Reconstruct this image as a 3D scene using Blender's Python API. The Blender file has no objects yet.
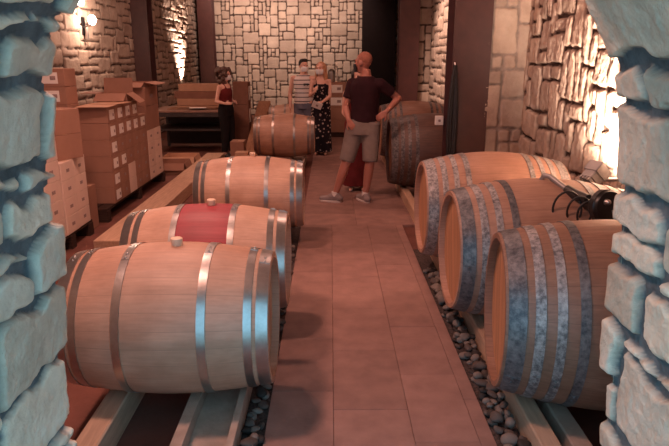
import bpy, bmesh, math, random
import numpy as np
from mathutils import Vector, Matrix, Euler
PI = math.pi
S = bpy.context.scene
COL = S.collection
# ------------------------------------------------------------------ camera, world, lights, exposure
cd = bpy.data.cameras.new('camera'); cam = bpy.data.objects.new('camera', cd); COL.objects.link(cam)
cam.location = (0, 0, 1.64)
cam.rotation_euler = (PI/2 - math.atan(165/610), 0, -math.atan(4/610))
cd.sensor_width = 36; cd.lens = 610/669*36; cd.clip_start = .05; cd.clip_end = 100
S.camera = cam
S.view_settings.view_transform = 'Standard'; S.view_settings.look = 'None'
S.view_settings.gamma = 1; S.view_settings.use_curve_mapping = False
S.view_settings.exposure = 0.0
w = bpy.data.worlds.new('daylight'); S.world = w; w.use_nodes = True
bg = w.node_tree.nodes['Background']; bg.inputs[0].default_value = (.32, .70, .96, 1); bg.inputs[1].default_value = 2.2
WARM = (1, .52, .41)
def light(kind, loc, power, color=WARM, size=.3, rot=None, aim=None, spot=None, blend=.6, name='ceiling_lamp'):
    d = bpy.data.lights.new(name, kind); o = bpy.data.objects.new(name, d); COL.objects.link(o)
    d.energy = power; d.color = color; o.location = loc
    if kind == 'AREA': d.shape = 'DISK'; d.size = size
    else: d.shadow_soft_size = size
    if kind == 'SPOT': d.spot_size = spot; d.spot_blend = blend
    if aim is not None: o.rotation_euler = (Vector(aim) - Vector(loc)).to_track_quat('-Z', 'Y').to_euler()
    return o
# ceiling lamps of the cellar (above the frame)
light('AREA', (-1.3, 2.3, 3.8), 80, size=.4)
light('AREA', (-1.4, 4.6, 3.9), 75, size=.4)
light('AREA', (.5, 6.0, 3.9), 20, size=.4)
light('AREA', (-2.0, 8.4, 3.9), 40, size=.4)
light('AREA', (.6, 9.8, 3.9), 20, size=.4)
light('AREA', (-2.0, 12.6, 3.9), 16, size=.4)
for x_ in (-3.0, -1.9, -.8, .3):
    light('SPOT', (x_, 16.9, 4.0), 200, (1, .68, .56), .08, aim=(x_, 18.8, 2.3), spot=1.5, blend=1, name='wall_washer')
light('SPOT', (.6, 10.6, 3.9), 600, (1, .66, .53), .1, aim=(2.0, 11.0, 1.9), spot=1.2, blend=.8, name='wall_washer')
light('SPOT', (.3, 4.2, 3.9), 170, WARM, .04, aim=(.2, 4.55, 0), spot=.36, blend=.7, name='path_band_spot')  # narrow spot added to brighten a band across the path

# ------------------------------------------------------------------ materials
def nt(name):
    m = bpy.data.materials.new(name); m.use_nodes = True
    t = m.node_tree; return m, t, t.nodes['Principled BSDF']
def node(t, k, **kw):
    n = t.nodes.new(k)
    for a, v in kw.items(): setattr(n, a, v)
    return n
def ramp(t, fac, stops):
    r = node(t, 'ShaderNodeValToRGB'); e = r.color_ramp.elements
    while len(e) < len(stops): e.new(.5)
    for q, (p, c) in zip(e, stops): q.position = p; q.color = (*c, 1)
    t.links.new(fac, r.inputs[0]); return r.outputs[0]
def coords(t, scale=(1, 1, 1), kind='Object'):
    c = node(t, 'ShaderNodeTexCoord'); mp = node(t, 'ShaderNodeMapping'); mp.inputs['Scale'].default_value = scale
    t.links.new(c.outputs[kind], mp.inputs[0]); return mp.outputs[0]
def noise(t, vec, scale, detail=4, rough=.55, out=0):
    n = node(t, 'ShaderNodeTexNoise'); n.inputs['Scale'].default_value = scale; n.inputs['Detail'].default_value = detail
    n.inputs['Roughness'].default_value = rough
    t.links.new(vec, n.inputs['Vector']); return n.outputs[out]
def bump(t, b, h, strength=.3, dist=.01):
    n = node(t, 'ShaderNodeBump'); n.inputs['Strength'].default_value = strength; n.inputs['Distance'].default_value = dist
    t.links.new(h, n.inputs['Height']); t.links.new(n.outputs[0], b.inputs['Normal'])
def math_n(t, op, a, b=None):
    n = node(t, 'ShaderNodeMath', operation=op)
    for i, v in enumerate((a, b)):
        if v is None: continue
        if isinstance(v, (int, float)): n.inputs[i].default_value = v
        else: t.links.new(v, n.inputs[i])
    return n.outputs[0]
def mixc(t, fac, a, b, mode='MIX'):
    n = node(t, 'ShaderNodeMix', data_type='RGBA', blend_type=mode)
    for i, v in ((0, fac), (6, a), (7, b)):
        if isinstance(v, (int, float)): n.inputs[i].default_value = v
        elif isinstance(v, tuple): n.inputs[i].default_value = (*v, 1)
        else: t.links.new(v, n.inputs[i])
    return n.outputs[2]
def mat(name, col, rough=.6, metal=0., var=.12, scale=8., bumpk=0., bscale=40., stretch=(1, 1, 1), emit=None, island=0.):
    m, t, b = nt(name)
    v = coords(t, stretch)
    lo = tuple(c*(1-var) for c in col); hi = tuple(min(1, c*(1+var)) for c in col)
    c = ramp(t, noise(t, v, scale), [(.3, lo), (.7, hi)])
    if island:
        g = node(t, 'ShaderNodeNewGeometry')
        k = math_n(t, 'ADD', math_n(t, 'MULTIPLY', g.outputs['Random Per Island'], island), 1-island/2)
        cc = node(t, 'ShaderNodeCombineColor')
        for i in range(3): t.links.new(k, cc.inputs[i])
        c = mixc(t, 1., c, cc.outputs[0], 'MULTIPLY')
    t.links.new(c, b.inputs['Base Color'])
    b.inputs['Roughness'].default_value = rough; b.inputs['Metallic'].default_value = metal
    b.inputs['Specular IOR Level'].default_value = .5 if rough < .62 else .15
    if bumpk: bump(t, b, noise(t, v, bscale, 5), bumpk, .01)
    if emit:
        b.inputs['Emission Color'].default_value = (*emit[0], 1); b.inputs['Emission Strength'].default_value = emit[1]
    return m
def wood(name, col, dark, staves=28, rough=.5, streak=6.):
    """staves run along X; colour differs from stave to stave round the axis"""
    m, t, b = nt(name)
    c = node(t, 'ShaderNodeTexCoord'); sx = node(t, 'ShaderNodeSeparateXYZ'); t.links.new(c.outputs['Object'], sx.inputs[0])
    a = math_n(t, 'ARCTAN2', sx.outputs[1], sx.outputs[2])
    k = math_n(t, 'MULTIPLY', a, staves/(2*PI))
    fl = math_n(t, 'FLOOR', k)
    wn = node(t, 'ShaderNodeTexWhiteNoise', noise_dimensions='1D'); t.links.new(fl, wn.inputs['W'])
    fr = math_n(t, 'FRACT', k)
    edge = math_n(t, 'LESS_THAN', math_n(t, 'ABSOLUTE', math_n(t, 'SUBTRACT', fr, .5)), .485)
    v = coords(t, (1, 14, 14))
    g = noise(t, v, streak, 6)
    base = ramp(t, g, [(.25, dark), (.75, col)])
    tint = ramp(t, wn.outputs['Value'], [(0, (.87, .85, .84)), (1, (1, 1, 1))])
    base = mixc(t, 1., base, tint, 'MULTIPLY')
    stain = ramp(t, noise(t, coords(t, (3, 3, 3)), 1.6, 5), [(.35, (.72, .66, .62)), (.6, (1, 1, 1))])
    base = mixc(t, .7, base, stain, 'MULTIPLY')
    base = mixc(t, edge, tuple(x*.72 for x in dark), base)
    t.links.new(base, b.inputs['Base Color']); b.inputs['Roughness'].default_value = rough
    bump(t, b, g, .12, .004)
    return m
def planks(name, col, dark, width=.075, axis=1, rough=.6):
    m, t, b = nt(name)
    c = node(t, 'ShaderNodeTexCoord'); sx = node(t, 'ShaderNodeSeparateXYZ'); t.links.new(c.outputs['Object'], sx.inputs[0])
    k = math_n(t, 'DIVIDE', sx.outputs[axis], width)
    wn = node(t, 'ShaderNodeTexWhiteNoise', noise_dimensions='1D'); t.links.new(math_n(t, 'FLOOR', k), wn.inputs['W'])
    edge = math_n(t, 'LESS_THAN', math_n(t, 'ABSOLUTE', math_n(t, 'SUBTRACT', math_n(t, 'FRACT', k), .5)), .47)
    st = [12, 12, 12]; st[2 if axis == 1 else 0] = 1
    g = noise(t, coords(t, tuple(st)), 5, 5)
    base = ramp(t, g, [(.3, dark), (.7, col)])
    base = mixc(t, 1., base, ramp(t, wn.outputs['Value'], [(0, (.8, .8, .8)), (1, (1, 1, 1))]), 'MULTIPLY')
    base = mixc(t, edge, tuple(x*.4 for x in dark), base)
    t.links.new(base, b.inputs['Base Color']); b.inputs['Roughness'].default_value = rough
    return m
def stone(name, a, b_, c_, scale=5., bk=.5, bscale=30., rough=.9, joint=(.06, .037, .03)):
    m, t, b = nt(name)
    at = node(t, 'ShaderNodeAttribute', attribute_name='stone')
    v = coords(t)
    n1 = noise(t, v, scale, 8, .62)
    base = ramp(t, n1, [(.3, a), (.52, b_), (.72, c_)])
    base = mixc(t, 1., base, ramp(t, at.outputs['Fac'], [(0, (.72, .70, .68)), (.5, (.9, .9, .9)), (1, (1, .98, .95))]), 'MULTIPLY')
    ja = node(t, 'ShaderNodeAttribute', attribute_name='joint')
    jc = ramp(t, noise(t, v, 9, 6, .65), [(.3, tuple(x*.6 for x in joint)), (.7, tuple(x*1.35 for x in joint))])
    base = mixc(t, ja.outputs['Fac'], base, jc)
    t.links.new(base, b.inputs['Base Color']); b.inputs['Roughness'].default_value = rough; b.inputs['Specular IOR Level'].default_value = .15
    bump(t, b, noise(t, v, bscale, 8, .65), bk, .02)
    return m
def galv(name, lo, hi, rough=.45, metal=.75, scale=22., edge=(.42, .58)):
    m, t, b = nt(name)
    v = coords(t)
    n1 = noise(t, v, scale, 8, .7); n2 = noise(t, v, 5, 3)
    f = math_n(t, 'ADD', math_n(t, 'MULTIPLY', n1, .65), math_n(t, 'MULTIPLY', n2, .35))
    t.links.new(ramp(t, f, [(edge[0], lo), (edge[1], hi)]), b.inputs['Base Color'])
    b.inputs['Roughness'].default_value = rough; b.inputs['Metallic'].default_value = metal
    bump(t, b, n1, .15, .003)
    return m
M = dict(
    stone_in=stone('interior_limestone', (.42, .31, .25), (.54, .42, .34), (.64, .52, .43), 4, .5, 34),
    mortar_in=mat('interior_joint', (.04, .024, .02), .95, var=.3, bumpk=.5),
    stone_back=stone('back_limestone', (.46, .36, .29), (.54, .43, .35), (.62, .51, .42), 3, .3, 26),
    stone_pier=stone('pier_limestone', (.42, .31, .25), (.54, .42, .34), (.64, .52, .43), 4, .5, 34, joint=(.30, .235, .20)),
    mortar_pier=mat('pier_mortar', (.30, .235, .20), .95, var=.25, bumpk=.5),
    stone_out=stone('arch_limestone', (.60, .52, .42), (.78, .69, .56), (.88, .80, .67), 8, .7, 30, joint=(.12, .145, .16)),
    mortar_out=mat('arch_mortar', (.22, .26, .28), .95, var=.4, scale=7, bumpk=.9, bscale=45),
    plaster=mat('lime_plaster', (.42, .36, .30), .95, var=.15, bumpk=.4),
    ceiling=mat('timber_ceiling', (.16, .10, .07), .8, var=.3, scale=4, stretch=(1, 12, 1)),
    floor=mat('dark_red_floor', (.15, .06, .045), .75, var=.25, scale=4, bumpk=.3),
    outdoor=mat('outdoor_gravel_ground', (.55, .48, .40), .95, var=.2),
    tile=mat('path_tile', (.255, .143, .118), .62, var=.16, scale=7, bumpk=.15, bscale=60, island=.22),
    steel_dark=mat('dark_painted_steel', (.075, .024, .020), .5, var=.15),
    steel_black=mat('black_painted_steel', (.014, .008, .008), .7, var=.15),
    rail_wood=mat('rail_wood', (.50, .32, .22), .7, var=.15, scale=5, stretch=(10, 1, 10), bumpk=.2),
    rail_concrete=mat('rail_concrete', (.40, .29, .23), .85, var=.2, bumpk=.3),
    oak=wood('new_oak', (.60, .345, .24), (.48, .265, .18)),
    oak_pale=wood('pale_new_oak', (.71, .44, .32), (.59, .35, .25)),
    red_stain=wood('wine_stained_oak', (.42, .032, .05), (.32, .02, .035)),
    oak_old=wood('aged_oak', (.35, .185, .125), (.23, .115, .075), 34),
    oak_old2=wood('aged_light_oak', (.52, .30, .215), (.37, .20, .14), 34),
    oak_dark=wood('dark_aged_oak', (.17, .08, .055), (.08, .04, .03), 34),
    head_old=planks('aged_oak_head', (.56, .27, .14), (.42, .19, .095), .09),
    head_new=planks('new_oak_head', (.66, .42, .28), (.55, .33, .21), .08),
    hoop=galv('bright_steel_hoop', (.36, .33, .32), (.54, .51, .49), .32, .95, 30, (.3, .7)),
    hoop_brown=galv('brown_steel_hoop', (.30, .24, .21), (.46, .39, .35), .38, .9, 30, (.3, .7)),
    hoop_galv=galv('weathered_zinc_hoop', (.12, .11, .115), (.50, .465, .455), .5, .3, 42, (.42, .62)),
    hoop_zinc=galv('dark_zinc_hoop', (.065, .066, .076), (.28, .27, .275), .45, .4, 36, (.40, .66)),
    hoop_dark=galv('tarnished_hoop', (.05, .04, .038), (.26, .22, .21), .6, .35, 40, (.42, .66)),
    bung=mat('beige_silicone', (.72, .50, .36), .45, var=.05),
    carton=mat('brown_cardboard', (.34, .18, .125), .8, var=.1, scale=5, island=0),
    carton_dark=mat('dark_cardboard', (.19, .085, .058), .85, var=.12), carton_light=mat('light_cardboard', (.56, .33, .215), .8, var=.08, scale=5),
    carton_white=mat('white_cardboard', (.72, .54, .45), .75, var=.06, scale=5),
    carton_in=mat('carton_inside', (.10, .05, .035), .9),
    paper=mat('white_paper', (.82, .74, .68), .7, var=.05),
    print=mat('grey_print', (.32, .22, .20), .7, var=.3, scale=60),
    tape=mat('packing_tape', (.55, .33, .2), .3, var=.05),
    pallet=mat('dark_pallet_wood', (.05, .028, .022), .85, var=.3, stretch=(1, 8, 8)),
    black=mat('black_plastic', (.012, .011, .011), .35, var=.2),
    rubber=mat('black_rubber', (.018, .016, .016), .5, var=.2),
    chrome=mat('brushed_metal', (.55, .50, .47), .3, .9, var=.08),
    alu=mat('aluminium', (.33, .31, .30), .4, .6, var=.05),
    table=mat('dark_metal_table', (.05, .036, .034), .45, .2, var=.2),
    table_top=mat('table_top', (.24, .125, .09), .5, var=.15),
    skin=mat('skin', (.55, .26, .185), .5, var=.05), skin2=mat('light_skin', (.66, .36, .27), .5, var=.05),
    skin3=mat('tanned_skin', (.40, .155, .11), .5, var=.05),
    hair_dark=mat('dark_hair', (.018, .011, .009), .55, var=.5, scale=60), hair_blond=mat('reddish_blond_hair', (.45, .215, .11), .5, var=.35, scale=50, stretch=(3, 3, .6)),
    hair_brown=mat('brown_hair', (.075, .035, .024), .55, var=.5, scale=40),
    stubble=mat('cropped_hair', (.33, .13, .09), .7, var=.2, scale=80),
    maroon=mat('dark_maroon_cloth', (.030, .009, .012), .85, var=.25), shorts=mat('grey_cloth', (.21, .16, .14), .9, var=.12, scale=14),
    red_cloth=mat('dark_red_cloth', (.13, .018, .018), .85, var=.2), black_cloth=mat('black_cloth', (.012, .009, .010), .85, var=.25),
    jeans=mat('denim', (.16, .16, .20), .85, var=.2), mask=mat('white_mask', (.78, .76, .76), .7, var=.03), mask_dark=mat('dark_mask', (.03, .03, .035), .7),
    shoe=mat('grey_shoe', (.25, .19, .18), .7), shoe_black=mat('black_shoe', (.02, .018, .018), .6), sole=mat('pale_sole', (.6, .5, .46), .7), sock=mat('white_sock', (.62, .55, .52), .8),
    eye=mat('eye', (.03, .02, .02), .2), lip=mat('lip', (.45, .14, .12), .5),
    pebble=mat('grey_pebble', (.09, .068, .06), .7, var=.3, scale=25), pebble2=mat('pale_pebble', (.17, .135, .118), .7, var=.2, scale=25), pebble3=mat('dark_pebble', (.04, .031, .028), .65, var=.3, scale=25),
    grit=mat('gravel_bed', (.07, .05, .045), .95, var=.5, scale=60, bumpk=1, bscale=70),
    bulb=mat('lit_bulb', (1, .9, .8), .4, emit=((1, .82, .68), 40.)), sheet=mat('brown_sheet_board', (.36, .19, .12), .75, var=.1),
    plank=mat('brown_plank', (.33, .165, .095), .7, var=.2, scale=4, stretch=(8, 1, 8)),
)
def striped():
    m, t, b = nt('striped_cloth')
    c = node(t, 'ShaderNodeTexCoord'); sx = node(t, 'ShaderNodeSeparateXYZ'); t.links.new(c.outputs['Object'], sx.inputs[0])
    k = math_n(t, 'FRACT', math_n(t, 'DIVIDE', sx.outputs[2], .078))
    f = math_n(t, 'LESS_THAN', k, .2)
    t.links.new(mixc(t, f, (.70, .62, .58), (.05, .035, .045)), b.inputs['Base Color']); b.inputs['Roughness'].default_value = .9; b.inputs['Specular IOR Level'].default_value = .1
    return m
def floral():
    m, t, b = nt('floral_cloth')
    v = coords(t); vo = node(t, 'ShaderNodeTexVoronoi'); vo.inputs['Scale'].default_value = 17; t.links.new(v, vo.inputs['Vector'])
    t.links.new(ramp(t, vo.outputs['Distance'], [(.22, (.48, .36, .32)), (.34, (.016, .012, .016))]), b.inputs['Base Color']); b.inputs['Roughness'].default_value = .9; b.inputs['Specular IOR Level'].default_value = .1
    return m
M['striped'] = striped(); M['floral'] = floral()

# ------------------------------------------------------------------ mesh helpers
class MB:
    def __init__(s): s.v = []; s.f = []; s.m = []
    def add(s, vs, fs, mi=0):
        o = len(s.v); s.v += [tuple(v) for v in vs]; s.f += [tuple(i+o for i in f) for f in fs]; s.m += [mi]*len(fs); return s
    def box(s, lo, hi, mi=0, bev=0.0, mtx=None):
        x0, y0, z0 = lo; x1, y1, z1 = hi
        if bev > 0:
            b = bev; V = []
            ix = {}
            for sx in (0, 1):
                for sy in (0, 1):
                    for sz in (0, 1):
                        X, Y, Z = (x0, x1)[sx], (y0, y1)[sy], (z0, z1)[sz]
                        dx, dy, dz = (b, -b)[sx], (b, -b)[sy], (b, -b)[sz]
                        for a, p in enumerate(((X, Y+dy, Z+dz), (X+dx, Y, Z+dz), (X+dx, Y+dy, Z))):
                            ix[(sx, sy, sz, a)] = len(V); V.append(p)
            F = []
            for sgn in (0, 1):
                F.append([ix[(sgn, y, z, 0)] for y, z in ((0, 0), (0, 1), (1, 1), (1, 0))][::1 if sgn == 0 else -1])
                F.append([ix[(x, sgn, z, 1)] for x, z in ((0, 0), (1, 0), (1, 1), (0, 1))][::1 if sgn == 0 else -1])
                F.append([ix[(x, y, sgn, 2)] for x, y in ((0, 0), (0, 1), (1, 1), (1, 0))][::1 if sgn == 0 else -1])
            for i in (0, 1):
                for j in (0, 1):
                    F.append([ix[(0, i, j, 1)], ix[(1, i, j, 1)], ix[(1, i, j, 2)], ix[(0, i, j, 2)]])
                    F.append([ix[(i, 0, j, 0)], ix[(i, 1, j, 0)], ix[(i, 1, j, 2)], ix[(i, 0, j, 2)]])
                    F.append([ix[(i, j, 0, 0)], ix[(i, j, 1, 0)], ix[(i, j, 1, 1)], ix[(i, j, 0, 1)]])
                    for k in (0, 1): F.append([ix[(i, j, k, 0)], ix[(i, j, k, 1)], ix[(i, j, k, 2)]])
        else:
            V = [(x, y, z) for x in (x0, x1) for y in (y0, y1) for z in (z0, z1)]
            F = [(0, 1, 3, 2), (4, 6, 7, 5), (0, 4, 5, 1), (2, 3, 7, 6), (0, 2, 6, 4), (1, 5, 7, 3)]
        if mtx is not None: V = [mtx @ Vector(v) for v in V]
        return s.add(V, F, mi)
    def tube(s, pts, r, seg=10, mi=0, cap=True):
        pts = [Vector(p) for p in pts]; rs = r if isinstance(r, (list, tuple)) else [r]*len(pts)
        V = []; F = []; n = len(pts); up = None
        for i, p in enumerate(pts):
            d = (pts[min(i+1, n-1)] - pts[max(i-1, 0)]).normalized()
            if up is None: up = d.orthogonal().normalized()
            up = (up - d*up.dot(d)).normalized(); sd = d.cross(up)
            for k in range(seg):
                a = 2*PI*k/seg; V.append(p + (up*math.cos(a) + sd*math.sin(a))*rs[i])
        for i in range(n-1):
            for k in range(seg): F.append((i*seg+k, i*seg+(k+1) % seg, (i+1)*seg+(k+1) % seg, (i+1)*seg+k))
        if cap: F += [tuple(range(seg))[::-1], tuple(range((n-1)*seg, n*seg))]
        return s.add(V, F, mi)
    def loft(s, rings, seg=20, mi=0, rot=0, pivot=(0, 0)):
        """rings: (cx, cy, z, rx, ry)"""
        V = []; F = []; cr, sr = math.cos(rot), math.sin(rot)
        for cx, cy, z, rx, ry in rings:
            for k in range(seg):
                a = 2*PI*k/seg; x = rx*math.cos(a); y = ry*math.sin(a)
                V.append((cx + x*cr - y*sr, cy + x*sr + y*cr, z))
        n = len(rings)
        for i in range(n-1):
            for k in range(seg): F.append((i*seg+k, i*seg+(k+1) % seg, (i+1)*seg+(k+1) % seg, (i+1)*seg+k))
        F += [tuple(range(seg))[::-1], tuple(range((n-1)*seg, n*seg))]
        return s.add(V, F, mi)
    def ell(s, c, r, nu=16, nv=10, mi=0, mtx=None):
        V = [(0, 0, 1)]; F = []
        for j in range(1, nv):
            t = PI*j/nv
            for k in range(nu): a = 2*PI*k/nu; V.append((math.sin(t)*math.cos(a), math.sin(t)*math.sin(a), math.cos(t)))
        V.append((0, 0, -1))
        for k in range(nu): F.append((0, 1+k, 1+(k+1) % nu))
        for j in range(nv-2):
            for k in range(nu): o = 1+j*nu; F.append((o+k, o+nu+k, o+nu+(k+1) % nu, o+(k+1) % nu))
        o = 1+(nv-2)*nu
        for k in range(nu): F.append((o+k, len(V)-1, o+(k+1) % nu))
        V = [Vector((v[0]*r[0], v[1]*r[1], v[2]*r[2])) for v in V]
        if mtx is not None: V = [mtx @ v for v in V]
        return s.add([v + Vector(c) for v in V], F, mi)
    def cap(s, a, b, ra, rb, seg=12, mi=0):
        """tapered capsule"""
        a = Vector(a); b = Vector(b); d = (b-a); L = max(d.length, 1e-5); d = d/L
        pts = []; rs = []
        for t in (-1, -.8, -.45): pts.append(a + d*ra*t); rs.append(ra*math.sqrt(max(1-t*t, .02)))
        pts.append(a); rs.append(ra); pts.append(b); rs.append(rb)
        for t in (.45, .8, 1): pts.append(b + d*rb*t); rs.append(rb*math.sqrt(max(1-t*t, .02)))
        return s.tube(pts, rs, seg, mi)
    def mesh(s, name, mats, smooth=True, angle=None):
        me = bpy.data.meshes.new(name); me.from_pydata(s.v, [], s.f)
        for m in (mats if isinstance(mats, (list, tuple)) else [mats]): me.materials.append(m)
        me.polygons.foreach_set('material_index', s.m)
        bm = bmesh.new(); bm.from_mesh(me); bmesh.ops.recalc_face_normals(bm, faces=bm.faces); bm.to_mesh(me); bm.free()
        if smooth:
            me.shade_smooth()
            if angle: me.set_sharp_from_angle(angle=math.radians(angle))
        me.update(); return me
def link(name, me, parent=None, loc=(0, 0, 0), rot=(0, 0, 0), **kw):
    o = bpy.data.objects.new(name, me); COL.objects.link(o); o.location = loc; o.rotation_euler = rot
    if parent is not None: o.parent = parent
    for k, v in kw.items(): o[k] = v
    return o
def part(name, mb, mats, parent, smooth=True, angle=35, **kw):
    return link(name, mb.mesh(name, mats, smooth, angle), parent, **kw)
def thing(name, label, category, loc=(0, 0, 0), rot=(0, 0, 0), group=None):
    o = link(name, None, None, loc, rot, label=label, category=category)
    if group: o['group'] = group
    return o
def struct(name, mb, mats, smooth=False, **kw):
    return link(name, mb.mesh(name, mats, smooth, 35), kind='structure', **kw)
def dup(root, loc, rot=(0, 0, 0), label=None, group=None):
    r = root.copy(); COL.objects.link(r); r.location = loc; r.rotation_euler = rot
    if label: r['label'] = label
    if group: r['group'] = group
    for ch in list(root.children):
        c = ch.copy(); COL.objects.link(c); c.parent = r
        for g in list(ch.children):
            d = g.copy(); COL.objects.link(d); d.parent = c
    return r
def remesh(mb, name, mats, parent, voxel=.01, smooth=3, matfn=None, **kw):
    """join overlapping pieces into one continuous surface"""
    me = mb.mesh(name, mats, True)
    t = bpy.data.objects.new(name, me); COL.objects.link(t)
    r = t.modifiers.new('r', 'REMESH'); r.mode = 'VOXEL'; r.voxel_size = voxel; r.use_smooth_shade = True
    if smooth: q = t.modifiers.new('s', 'SMOOTH'); q.factor = .5; q.iterations = smooth
    dg = bpy.context.evaluated_depsgraph_get(); dg.update()
    out = bpy.data.meshes.new_from_object(t.evaluated_get(dg)); out.name = name
    bpy.data.objects.remove(t); bpy.data.meshes.remove(me)
    out.materials.clear()
    for m in (mats if isinstance(mats, (list, tuple)) else [mats]): out.materials.append(m)
    out.shade_smooth()
    return link(name, out, parent, **kw)

# ------------------------------------------------------------------ stone walls as height fields
def vnoise(x, y, sc, seed):
    rg = np.random.RandomState(seed); T = rg.rand(256, 256)
    x = x*sc + 50; y = y*sc + 50; xi = np.floor(x).astype(int); yi = np.floor(y).astype(int)
    fx = x-xi; fy = y-yi; fx = fx*fx*(3-2*fx); fy = fy*fy*(3-2*fy)
    g = lambda a, b: T[a % 256, b % 256]
    return (g(xi, yi)*(1-fx) + g(xi+1, yi)*fx)*(1-fy) + (g(xi, yi+1)*(1-fx) + g(xi+1, yi+1)*fx)*fy
def fbm(x, y, sc, seed, n=3):
    return sum(vnoise(x, y, sc*2**i, seed+i)/2**i for i in range(n))/sum(1/2**i for i in range(n)) - .5
def pack(nx, ny, sizes, rg):
    g = -np.ones((nx, ny), int); R = []
    for j in range(ny):
        for i in range(nx):
            if g[i, j] >= 0: continue
            a, b = sizes[rg.randint(len(sizes))]
            k = 1
            while k < a and i+k < nx and g[i+k, j] < 0: k += 1
            l = min(b, ny-j)
            g[i:i+k, j:j+l] = len(R); R.append((i, j, k, l))
    return g, np.array(R, float)
def stone_wall(mb_name, U, V, cell, sizes, res, gap, depth, rough, fine, seed, fn, mats, extra=None, warp=.35, edge=.03, rscale=6., stretch=1., end_fold=False, jag=0., **kw):
    rg = np.random.RandomState(seed)
    cu, cv = (cell if isinstance(cell, tuple) else (cell, cell))
    nx, ny = int(math.ceil(U/cu))+2, int(math.ceil(V/cv))+2
    g, R = pack(nx, ny, sizes, rg)
    nu, nv = int(U/res)+1, int(V/res)+1
    u, v = np.meshgrid(np.linspace(0, U, nu), np.linspace(0, V, nv), indexing='ij')
    uu = u + fbm(u, v, 1/(cu*2.2), seed+11)*cu*warp*2; vv = v + fbm(u, v, 1/(cv*2.2), seed+23)*cv*warp*2
    uu = np.clip(uu + cu*.8, 0, (nx-1e-3)*cu); vv = np.clip(vv + cv*.8, 0, (ny-1e-3)*cv)
    idx = g[(uu/cu).astype(int), (vv/cv).astype(int)]
    r = R[idx]
    x0, y0, wx, wy = r[..., 0]*cu, r[..., 1]*cv, r[..., 2]*cu, r[..., 3]*cv
    hx, hy = wx/2-gap/2, wy/2-gap/2
    rr = np.minimum(np.minimum(hx, hy)*.45, edge*2)
    qx = np.abs(uu-x0-wx/2)-hx+rr; qy = np.abs(vv-y0-wy/2)-hy+rr
    d = -(np.hypot(np.maximum(qx, 0), np.maximum(qy, 0)) + np.minimum(np.maximum(qx, qy), 0) - rr)
    d = d + fbm(u, v, 14, seed+5, 2)*gap*.9
    s = np.clip(d/edge, 0, 1); s = np.sqrt(1-(1-s)**2)
    off = rg.rand(len(R))[idx]; tl = (rg.rand(len(R), 2)-.5)[idx]
    h = s*(depth*(.55+.45*off) + fbm(u*stretch, v, rscale, seed+31, 4)*rough + (tl[..., 0]*(uu-x0-wx/2) + tl[..., 1]*(vv-y0-wy/2))*.08) + fbm(u, v, 40, seed+41, 2)*fine
    col = rg.rand(len(R))[idx]
    if jag: v = v + (off-.5)*jag*np.clip((v/V-.86)/.14, 0, 1)
    X, Y, Z = fn(u, v, h)
    P = np.stack([X, Y, Z], -1).reshape(-1, 3); st = col.reshape(-1); jd = d
    if end_fold:
        X, Y, Z = fn(u[:, -1:], v[:, -1:]-.0, h[:, -1:]*0-.14)
        P = np.concatenate([np.stack([X, Y, Z], -1), P.reshape(nu, nv, 3)[:, :, :]], 1); P = np.concatenate([P[:, 1:], P[:, :1]], 1)
        st = np.concatenate([col, col[:, -1:]], 1).reshape(-1); jd = np.concatenate([jd, jd[:, -1:]], 1); nv += 1; P = P.reshape(-1, 3)
    a = np.arange(nu*nv).reshape(nu, nv)
    F = np.stack([a[:-1, :-1], a[1:, :-1], a[1:, 1:], a[:-1, 1:]], -1).reshape(-1, 4)
    mi = np.zeros(len(F), int); jn = np.clip(.5 - jd/.009, 0, 1).reshape(-1)
    me = bpy.data.meshes.new(mb_name)
    ev = list(extra.v) if extra else []; ef = list(extra.f) if extra else []
    nP = len(P)
    me.from_pydata(np.concatenate([P, np.array(ev).reshape(-1, 3)]).tolist(), [], F.tolist() + [tuple(i+nP for i in f) for f in ef])
    for m in mats: me.materials.append(m)
    me.polygons.foreach_set('material_index', np.concatenate([mi, np.ones(len(ef), int)]).astype(np.int32))
    at = me.attributes.new('stone', 'FLOAT', 'POINT'); at.data.foreach_set('value', np.concatenate([st, np.zeros(len(ev))]).astype(np.float32))
    at = me.attributes.new('joint', 'FLOAT', 'POINT'); at.data.foreach_set('value', np.concatenate([jn, np.ones(len(ev))]).astype(np.float32))
    me.polygons.foreach_set('use_smooth', np.concatenate([np.ones(len(F), bool), np.zeros(len(ef), bool)]))
    me.update()
    return link(mb_name, me, kind='structure', **kw)

XL, XR, YF, YB, ZC = -3.9, 2.02, 1.75, 18.8, 4.2
# floors
struct('floor', MB().box((XL-.3, .95, -.25), (XR+.3, YB+.3, -.03)), [M['floor']])
struct('ground_outdoors', MB().box((-6, -6, -.25), (6, .95, 0)), [M['outdoor']])
struct('ceiling', MB().box((XL-.3, YF, ZC), (XR+.3, YB+.3, ZC+.2)), [M['ceiling']])
# paved path of stone tiles
random.seed(3)
p = MB()
def tiles(x0, x1, y0, y1, ln, off):
    y = y0 - off
    while y < y1:
        a, b = max(y, y0), min(y+ln, y1)
        if b-a > .02: p.box((x0+.0008, a+.0008, -.03), (x1-.0008, b-.0008, random.uniform(-.0012, 0)), bev=.0015)
        y += ln
tiles(-.30, .012, 1.2, 6.0, .60, .22); tiles(.012, .372, 1.2, 6.0, .62, .45); tiles(.372, .66, 1.2, 6.0, .60, .05); tiles(.66, .73, 1.2, 6.0, .9, .3)
for k in range(4): tiles(-.30+k*.565, -.30+(k+1)*.565, 6.0, 18.6, .45, (k % 2)*.22)
struct('path', p, [M['tile']])
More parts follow.
